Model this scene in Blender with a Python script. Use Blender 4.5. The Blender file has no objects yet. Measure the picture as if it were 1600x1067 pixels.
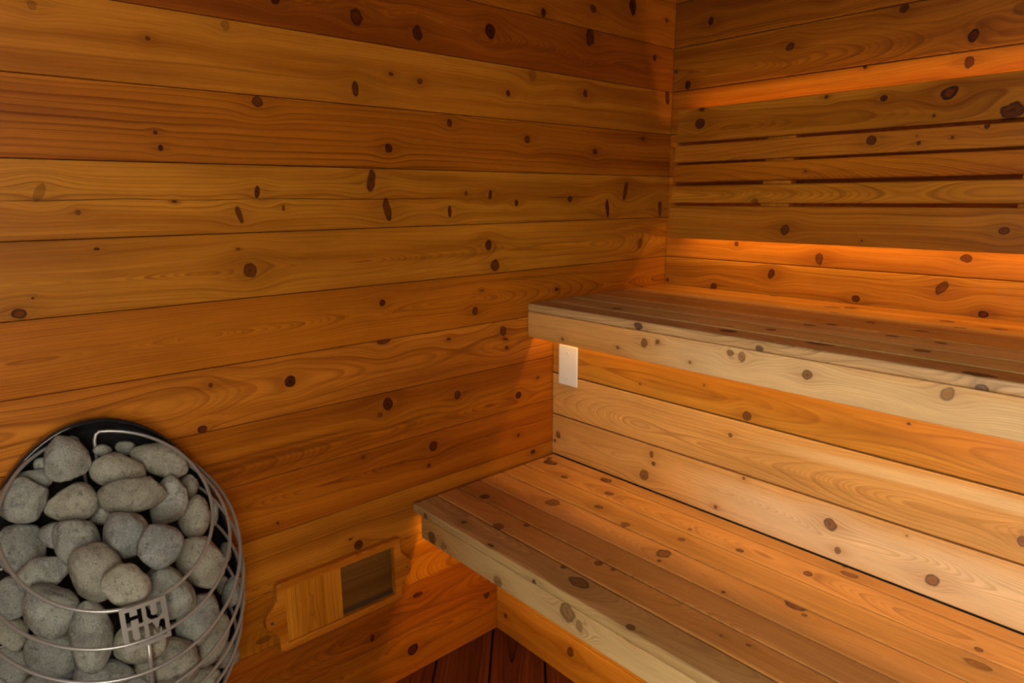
import bpy, bmesh, math, random
from mathutils import Vector, Matrix, noise

C = bpy.context.scene.collection
PI = math.pi

# ------------------------------------------------------------------ helpers
def link(name, me, mats, parent=None):
    o = bpy.data.objects.new(name, me)
    C.objects.link(o)
    for m in (mats if isinstance(mats, (list, tuple)) else [mats]):
        me.materials.append(m)
    if parent is not None:
        o.parent = parent
        o.matrix_parent_inverse = Matrix.Translation(-parent.location)
    return o

def bm_obj(name, bm, mats, parent=None, smooth=False):
    me = bpy.data.meshes.new(name)
    bm.normal_update()
    bm.to_mesh(me)
    bm.free()
    if smooth:
        me.polygons.foreach_set('use_smooth', [True] * len(me.polygons))
    return link(name, me, mats, parent)

def empty(name, loc, label, cat, group=None):
    o = bpy.data.objects.new(name, None)
    o.empty_display_size = .05
    C.objects.link(o)
    o.location = loc
    o['label'] = label
    o['category'] = cat
    if group:
        o['group'] = group
    return o

def tag(o, label, cat, group=None):
    o['label'] = label
    o['category'] = cat
    if group:
        o['group'] = group
    return o

def structure(o):
    o['kind'] = 'structure'
    return o

def board(bm, lo, hi, al, ac, mi=0, bev=.002, d0=None, seg=2, xf=None, tw=0.0):
    """one bevelled plank; UV = (along, across) in metres, xf = final transform"""
    t = bmesh.new()
    bmesh.ops.create_cube(t, size=1)
    lo, hi = Vector(lo), Vector(hi)
    c, s = (lo + hi) / 2, hi - lo
    for v in t.verts:
        v.co = Vector((c[i] + v.co[i] * s[i] for i in range(3)))
    if bev:
        bmesh.ops.bevel(t, geom=list(t.edges), offset=bev, segments=seg, profile=.5, affect='EDGES')
    uvl = bm.loops.layers.uv.verify()
    de = 3 - al - ac
    if d0 is None:
        d0 = hi[de]
    vm = {}
    for v in t.verts:
        vm[v] = bm.verts.new((xf @ v.co) if xf else v.co)
    for f in t.faces:
        nf = bm.faces.new([vm[v] for v in f.verts])
        nf.material_index = mi
        nf.smooth = False
        for l, v in zip(nf.loops, f.verts):
            l[uvl].uv = (v.co[al], v.co[ac] + (v.co[de] - d0))
    t.free()

def tube(pts, r, closed=False, n=10, bm=None):
    bm = bm or bmesh.new()
    pts = [Vector(p) for p in pts]
    m = len(pts)
    tang = []
    for i in range(m):
        a = pts[(i - 1) % m] if (closed or i > 0) else pts[0]
        b = pts[(i + 1) % m] if (closed or i < m - 1) else pts[-1]
        tang.append((b - a).normalized())
    up = Vector((0, 0, 1)) if abs(tang[0].z) < .9 else Vector((1, 0, 0))
    nrm = (up - tang[0] * up.dot(tang[0])).normalized()
    rings = []
    for i in range(m):
        nrm = (nrm - tang[i] * nrm.dot(tang[i])).normalized()
        bi = tang[i].cross(nrm)
        rings.append([bm.verts.new(pts[i] + r * (math.cos(2 * PI * k / n) * nrm + math.sin(2 * PI * k / n) * bi)) for k in range(n)])
    for i in range(m if closed else m - 1):
        A, B = rings[i], rings[(i + 1) % m]
        off = 0
        if closed and i == m - 1:
            off = min(range(n), key=lambda o: (A[0].co - B[o].co).length)
        for k in range(n):
            f = bm.faces.new((A[k], A[(k + 1) % n], B[(k + 1 + off) % n], B[(k + off) % n]))
            f.smooth = True
    if not closed:
        bm.faces.new(rings[0][::-1])
        bm.faces.new(rings[-1])
    return bm

# ------------------------------------------------------------------ materials
class G:
    """tiny wrapper for building node trees"""
    def __init__(s, nt):
        s.nt = nt
    def n(s, t, **kw):
        x = s.nt.nodes.new(t)
        for k, v in kw.items():
            setattr(x, k, v)
        return x
    def put(s, sock, v):
        if isinstance(v, bpy.types.NodeSocket):
            s.nt.links.new(v, sock)
        else:
            sock.default_value = v
    def m(s, op, a, b=0.0, c=None, clamp=False):
        x = s.n('ShaderNodeMath', operation=op, use_clamp=clamp)
        s.put(x.inputs[0], a)
        s.put(x.inputs[1], b)
        if c is not None:
            s.put(x.inputs[2], c)
        return x.outputs[0]
    def step(s, v, a, b, lo=0.0, hi=1.0):
        x = s.n('ShaderNodeMapRange', interpolation_type='SMOOTHSTEP')
        for i, q in enumerate((v, a, b, lo, hi)):
            s.put(x.inputs[i], q)
        return x.outputs[0]
    def xyz(s, a, b, c=0.0):
        x = s.n('ShaderNodeCombineXYZ')
        for i, q in enumerate((a, b, c)):
            s.put(x.inputs[i], q)
        return x.outputs[0]
    def noise(s, vec, scale=1.0, detail=2.0, rough=.5, dist=0.0):
        x = s.n('ShaderNodeTexNoise')
        s.put(x.inputs['Vector'], vec)
        x.inputs['Scale'].default_value = scale
        x.inputs['Detail'].default_value = detail
        x.inputs['Roughness'].default_value = rough
        x.inputs['Distortion'].default_value = dist
        return x.outputs['Fac']
    def mix(s, f, a, b, mode='MIX'):
        x = s.n('ShaderNodeMix', data_type='RGBA', blend_type=mode)
        s.put(x.inputs[0], f)
        for i, q in ((6, a), (7, b)):
            s.put(x.inputs[i], q if isinstance(q, bpy.types.NodeSocket) else (*q, 1.0))
        return x.outputs[2]

def knot_group():
    nt = bpy.data.node_groups.new('knot', 'ShaderNodeTree')
    I = nt.interface
    for nm in ('U', 'V', 'Vacc', 'Mask', 'Halo', 'Core', 'Wob', 'uk', 'vk', 'r', 'asp', 'cos', 'sin', 'str'):
        I.new_socket(nm, in_out='INPUT', socket_type='NodeSocketFloat')
    for nm in ('Vacc', 'Mask', 'Halo', 'Core'):
        I.new_socket(nm, in_out='OUTPUT', socket_type='NodeSocketFloat')
    g = G(nt)
    i = g.n('NodeGroupInput').outputs
    o = g.n('NodeGroupOutput').inputs
    du = g.m('SUBTRACT', i['U'], i['uk'])
    dv = g.m('SUBTRACT', i['V'], i['vk'])
    a = g.m('ADD', g.m('MULTIPLY', du, i['cos']), g.m('MULTIPLY', dv, i['sin']))
    b = g.m('SUBTRACT', g.m('MULTIPLY', dv, i['cos']), g.m('MULTIPLY', du, i['sin']))
    sa = g.m('SQRT', i['asp'])
    a = g.m('DIVIDE', a, sa)
    b = g.m('MULTIPLY', b, sa)
    d = g.m('DIVIDE', g.m('MULTIPLY', 1.12, g.m('SQRT', g.m('ADD', g.m('MULTIPLY', a, a), g.m('MULTIPLY', b, b)))), i['r'])
    d = g.m('ADD', d, g.m('MULTIPLY', i['Wob'], .9))
    mask = g.m('MULTIPLY', g.step(d, .84, 1.06, 1.0, 0.0), i['str'])
    first = g.m('GREATER_THAN', mask, i['Mask'])
    g.put(o['Mask'], g.m('MAXIMUM', i['Mask'], mask))
    # concentric growth rings, darker rim and pith
    ring = g.m('MULTIPLY_ADD', g.m('SINE', g.m('MULTIPLY', g.m('ADD', d, g.m('MULTIPLY', i['Wob'], 1.6)), 13.0)), .16, .46)
    rim = g.step(d, .50, .92, 0.0, .55)
    pith = g.step(d, .0, .3, .35, 0.0)
    core = g.m('SUBTRACT', g.m('SUBTRACT', ring, rim), pith)
    g.put(o['Core'], g.m('ADD', g.m('MULTIPLY', core, first), g.m('MULTIPLY', i['Core'], g.m('SUBTRACT', 1.0, first))))
    # reddish halo stretched along the grain
    ru = g.m('DIVIDE', du, g.m('MULTIPLY', i['r'], 3.2))
    rv = g.m('DIVIDE', dv, g.m('MULTIPLY', i['r'], 1.6))
    e = g.m('ADD', g.m('MULTIPLY', ru, ru), g.m('MULTIPLY', rv, rv))
    h = g.m('MULTIPLY', g.m('POWER', 2.718, g.m('MULTIPLY', e, -1.0)), i['str'])
    g.put(o['Halo'], g.m('MAXIMUM', i['Halo'], h))
    # grain is pushed around the knot
    qu = g.m('DIVIDE', du, g.m('MULTIPLY', i['r'], 3.6))
    qv = g.m('DIVIDE', dv, g.m('MULTIPLY', i['r'], 2.6))
    e2 = g.m('ADD', g.m('MULTIPLY', qu, qu), g.m('MULTIPLY', qv, qv))
    p = g.m('MULTIPLY', g.m('POWER', 2.718, g.m('MULTIPLY', e2, -1.0)), .9)
    g.put(o['Vacc'], g.m('SUBTRACT', i['Vacc'], g.m('MULTIPLY', dv, p)))
    return nt

KG = knot_group()
PAL = dict(
    honey=((.52, .182, .012), (.31, .088, .004), (.16, .037, .002)),
    amber=((.45, .135, .006), (.275, .066, .002), (.14, .028, .001)),
    red=((.34, .086, .004), (.21, .043, .002), (.11, .019, .001)),
    brown=((.40, .175, .024), (.27, .103, .012), (.17, .056, .006)),
    tan=((.64, .305, .082), (.50, .215, .045), (.29, .105, .019)),
    pale=((.63, .440, .205), (.49, .315, .125), (.33, .190, .068)),
    oat=((.62, .425, .185), (.48, .300, .110), (.31, .165, .052)),
    seat=((.60, .232, .022), (.44, .148, .010), (.27, .078, .006)),
    grey=((.36, .230, .088), (.235, .136, .043), (.12, .062, .018)),
    floor=((.125, .030, .011), (.070, .016, .006), (.012, .003, .002)),
)

def wood(name, pal='honey', knots=(), seed=0, vc=0.0, d0=.03, d1=.03, freq=120.0, line=.55, rough=.48, streak=1.0, bump=.25, tone=1.0, spec=.09, pale_band=None, crack=None):
    rnd = random.Random(seed * 7 + 3)
    line = min(.95, line * 1.4)
    mat = bpy.data.materials.new(name)
    mat.use_nodes = True
    nt = mat.node_tree
    nt.nodes.clear()
    g = G(nt)
    uv = g.n('ShaderNodeUVMap')
    sp = g.n('ShaderNodeSeparateXYZ')
    nt.links.new(uv.outputs[0], sp.inputs[0])
    U, V = sp.outputs[0], sp.outputs[1]
    s1, s2 = rnd.uniform(0, 50), rnd.uniform(0, 50)
    wob = g.m('SUBTRACT', g.noise(g.xyz(U, V, s1), 42.0, 2.0), .5)
    Va, M, H, K = V, 0.0, 0.0, 0.0
    for k in knots:
        k = list(k) + [1.0, 0.0, 1.0][len(k) - 3:]
        if k[5] == 1.0:
            k[5] = rnd.uniform(.78, 1.0)
        n = g.n('ShaderNodeGroup', node_tree=KG)
        for nm, val in (('U', U), ('V', V), ('Vacc', Va), ('Mask', M), ('Halo', H), ('Core', K), ('Wob', wob), ('uk', k[0]), ('vk', k[1]),
                        ('r', k[2]), ('asp', k[3]), ('cos', math.cos(math.radians(k[4]))), ('sin', math.sin(math.radians(k[4]))), ('str', k[5])):
            g.put(n.inputs[nm], val)
        Va, M, H, K = n.outputs
    # growth rings cut through a slowly leaning trunk -> cathedral arches
    lowV = g.m('SUBTRACT', g.noise(g.xyz(g.m('MULTIPLY', U, 1.6), g.m('MULTIPLY', Va, 7.0), s2), 1.0, 2.0), .5)
    Vw = g.m('ADD', Va, g.m('MULTIPLY', lowV, .035))
    dd = g.m('ADD', g.m('MULTIPLY_ADD', U, d1, d0), g.m('MULTIPLY', g.m('SUBTRACT', g.noise(g.xyz(g.m('MULTIPLY', U, 2.2), 0.0, s1), 1.0, 1.0), .5), .06))
    dv = g.m('SUBTRACT', Vw, vc)
    R = g.m('SQRT', g.m('ADD', g.m('MULTIPLY', dv, dv), g.m('MULTIPLY', dd, dd)))
    q = g.m('ADD', g.m('MULTIPLY', R, freq), g.m('MULTIPLY', g.noise(g.xyz(g.m('MULTIPLY', R, 60.0), 0.0, s2), 1.0, 1.0), 1.6))
    f = g.m('FRACT', q)
    late = g.m('MULTIPLY', g.m('MULTIPLY_ADD', g.step(f, .70, .94), .65, g.m('MULTIPLY', f, .35)), g.step(f, .94, 1.0, 1.0, 0.0))
    late = g.m('MULTIPLY', late, g.m('MULTIPLY_ADD', g.noise(g.xyz(g.m('MULTIPLY', U, 1.5), g.m('MULTIPLY', Va, 22.0), s1), 1.0, 2.0), 1.5, -.15, clamp=True))
    # heartwood streaks and fibres
    broad = g.noise(g.xyz(g.m('MULTIPLY', U, .8), g.m('MULTIPLY', Vw, 20.0), s2 + 9), 1.0, 3.0, .6)
    broad = g.step(broad, .33, .70)
    fib = g.noise(g.xyz(g.m('MULTIPLY', U, 14.0), g.m('MULTIPLY', Va, 620.0), s1 + 4), 1.0, 2.0, .6)
    fleck = g.step(g.noise(g.xyz(g.m('MULTIPLY', U, 24.0), g.m('MULTIPLY', Va, 330.0), s2 + 2), 1.0, 1.0), .67, .74)
    blot = g.noise(g.xyz(g.m('MULTIPLY', U, 3.0), g.m('MULTIPLY', V, 9.0), s1 + 20), 1.0, 3.0, .6)
    A, B, L = PAL[pal]
    jit = [1 + rnd.uniform(-.05, .05) for _ in range(3)]
    A, B, L = [tuple(tone * c * j for c, j in zip(col, jit)) for col in (A, B, L)]
    col = g.mix(g.m('MULTIPLY', broad, streak), A, B)
    narrow = g.step(g.noise(g.xyz(g.m('MULTIPLY', U, .55), g.m('MULTIPLY', Vw, 75.0), s1 + 31), 1.0, 3.0, .6), .54, .74)
    col = g.mix(g.m('MULTIPLY', narrow, .6 * streak), col, L)
    pale = g.step(g.noise(g.xyz(g.m('MULTIPLY', U, .5), g.m('MULTIPLY', Vw, 55.0), s2 + 41), 1.0, 2.0), .60, .78)
    col = g.mix(g.m('MULTIPLY', pale, .35), col, tuple(min(.9, c * 1.3) for c in A))
    col = g.mix(g.m('MULTIPLY', late, line), col, L)
    if pale_band is not None:   # pale band fading in along u, sapwood on the riser: (v centre, half width, colour)
        sd = g.m('ABSOLUTE', g.m('SUBTRACT', g.m('ADD', Va, g.m('MULTIPLY', lowV, .05)), pale_band[0]))
        sw = g.m('MULTIPLY', g.step(sd, pale_band[1] * .3, pale_band[1], .7, 0.0), g.step(U, pale_band[3], pale_band[3] + .35))
        col = g.mix(sw, col, pale_band[2])
    fine = g.m('FRACT', g.m('ADD', g.m('MULTIPLY', R, freq * 4.3), g.m('MULTIPLY', lowV, 3.0)))
    fine = g.m('MULTIPLY', g.step(fine, .4, .9), g.step(fine, .9, 1.0, 1.0, 0.0))
    col = g.mix(g.m('MULTIPLY', fine, g.m('MULTIPLY_ADD', blot, 1.3, -.30, clamp=True)), col, L)
    fm = g.m('MULTIPLY_ADD', fib, .46, .77)
    bm_ = g.m('MULTIPLY_ADD', blot, .80, .60)
    mul = g.m('MULTIPLY', fm, bm_)
    mul = g.m('SUBTRACT', mul, g.m('MULTIPLY', fleck, .10))
    vm = g.n('ShaderNodeVectorMath', operation='SCALE')
    g.put(vm.inputs[0], col)
    g.put(vm.inputs['Scale'], mul)
    col = vm.outputs[0]
    if knots:
        eye = g.m('MULTIPLY', g.m('MULTIPLY', H, H), g.m('SUBTRACT', 1.0, M))
        col = g.mix(g.m('MULTIPLY', g.step(eye, .30, .85), .35), col, tuple(c * 1.12 for c in A))
        hl = tuple(c * .62 for c in L)
        col = g.mix(g.m('MULTIPLY', H, g.m('MULTIPLY_ADD', blot, 1.1, -.12)), col, (hl[0] * 1.25, hl[1] * 1.15, hl[2] * .9))
        kd = (L[0] * .09, L[1] * .10, L[2] * .25)
        kl = (L[0] * .80, L[1] * .60, L[2] * .5)
        kc = g.mix(g.m('MULTIPLY_ADD', K, 1.2, .12, clamp=True), kd, kl)
        kv = g.n('ShaderNodeVectorMath', operation='SCALE')
        g.put(kv.inputs[0], kc)
        g.put(kv.inputs['Scale'], g.m('MULTIPLY_ADD', wob, 1.6, 1.0))
        col = g.mix(M, col, kv.outputs[0])
    if crack is not None:   # thin drying crack along the grain: (v, u from, u to)
        cw = g.m('ADD', g.m('ABSOLUTE', g.m('SUBTRACT', g.m('ADD', V, g.m('MULTIPLY', g.m('SUBTRACT', g.noise(g.xyz(g.m('MULTIPLY', U, 6.0), 0.0, s1), 1.0, 2.0), .5), .010)), crack[0])), 0.0)
        cm = g.m('MULTIPLY', g.step(cw, .0004, .0015, 1.0, 0.0), g.m('MULTIPLY', g.step(U, crack[1], crack[1] + .05), g.step(U, crack[2] - .05, crack[2], 1.0, 0.0)))
        cm = g.m('MULTIPLY', cm, g.step(g.noise(g.xyz(g.m('MULTIPLY', U, 4.0), 0.0, s2), 1.0, 2.0), .36, .56))
        col = g.mix(g.m('MULTIPLY', cm, .85), col, tuple(c * .2 for c in L))
    b = g.n('ShaderNodeBsdfPrincipled')
    g.put(b.inputs['Base Color'], col)
    rg = g.m('MULTIPLY_ADD', fib, .16, rough - .08)
    if knots:
        rg = g.m('MULTIPLY_ADD', M, .22, rg)
    g.put(b.inputs['Roughness'], rg)
    b.inputs['Specular IOR Level'].default_value = spec
    hgt = g.m('ADD', g.m('MULTIPLY', late, -.5), g.m('MULTIPLY', fib, .5))
    if knots:
        hgt = g.m('SUBTRACT', hgt, g.m('MULTIPLY', M, .6))
    bp = g.n('ShaderNodeBump')
    bp.inputs['Strength'].default_value = bump
    bp.inputs['Distance'].default_value = .0008
    g.put(bp.inputs['Height'], hgt)
    nt.links.new(bp.outputs[0], b.inputs['Normal'])
    out = g.n('ShaderNodeOutputMaterial')
    nt.links.new(b.outputs[0], out.inputs[0])
    return mat

def plain(name, col, rough=.5, metal=0.0, spec=.5, noise_amt=0.0, scale=30.0):
    mat = bpy.data.materials.new(name)
    mat.use_nodes = True
    nt = mat.node_tree
    b = nt.nodes['Principled BSDF']
    b.inputs['Base Color'].default_value = (*col, 1)
    b.inputs['Roughness'].default_value = rough
    b.inputs['Metallic'].default_value = metal
    b.inputs['Specular IOR Level'].default_value = spec
    g = G(nt)
    tc = g.n('ShaderNodeTexCoord')
    n = g.noise(tc.outputs['Object'], scale, 3.0)
    if noise_amt:
        v = g.n('ShaderNodeVectorMath', operation='SCALE')
        v.inputs[0].default_value = col
        g.put(v.inputs['Scale'], g.m('MULTIPLY_ADD', n, 2 * noise_amt, 1 - noise_amt))
        g.put(b.inputs['Base Color'], v.outputs[0])
    g.put(b.inputs['Roughness'], g.m('MULTIPLY_ADD', n, .1, rough - .05))
    return mat

def stone_mat(name, a, b_, seed):
    mat = bpy.data.materials.new(name)
    mat.use_nodes = True
    nt = mat.node_tree
    g = G(nt)
    b = nt.nodes['Principled BSDF']
    tc = g.n('ShaderNodeTexCoord')
    oi = g.n('ShaderNodeObjectInfo')
    off = g.n('ShaderNodeVectorMath', operation='ADD')
    g.put(off.inputs[0], tc.outputs['Object'])
    g.put(off.inputs[1], g.xyz(g.m('MULTIPLY', oi.outputs['Random'], 30.0), seed, 0.0))
    P = off.outputs[0]
    big = g.noise(P, 26.0, 5.0, .65, .8)
    mid = g.noise(P, 110.0, 4.0, .65)
    fine = g.noise(P, 420.0, 2.0, .6)
    col = g.mix(g.step(big, .35, .68), a, b_)
    dark = g.step(mid, .54, .66)
    col = g.mix(g.m('MULTIPLY', dark, .62), col, tuple(c * .42 for c in b_))
    lightf = g.step(fine, .58, .68)
    col = g.mix(g.m('MULTIPLY', lightf, .58), col, (.46, .44, .37))
    darkf = g.step(fine, .42, .34)
    col = g.mix(g.m('MULTIPLY', darkf, .62), col, (.07, .07, .065))
    v = g.n('ShaderNodeVectorMath', operation='SCALE')
    g.put(v.inputs[0], col)
    g.put(v.inputs['Scale'], g.m('MULTIPLY_ADD', oi.outputs['Random'], .35, .82))
    g.put(b.inputs['Base Color'], v.outputs[0])
    b.inputs['Roughness'].default_value = .78
    b.inputs['Specular IOR Level'].default_value = .35
    bp = g.n('ShaderNodeBump')
    bp.inputs['Strength'].default_value = .8
    bp.inputs['Distance'].default_value = .0024
    g.put(bp.inputs['Height'], g.m('ADD', g.m('MULTIPLY', mid, 1.0), g.m('MULTIPLY', fine, .5)))
    nt.links.new(bp.outputs[0], b.inputs['Normal'])
    return mat

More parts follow.
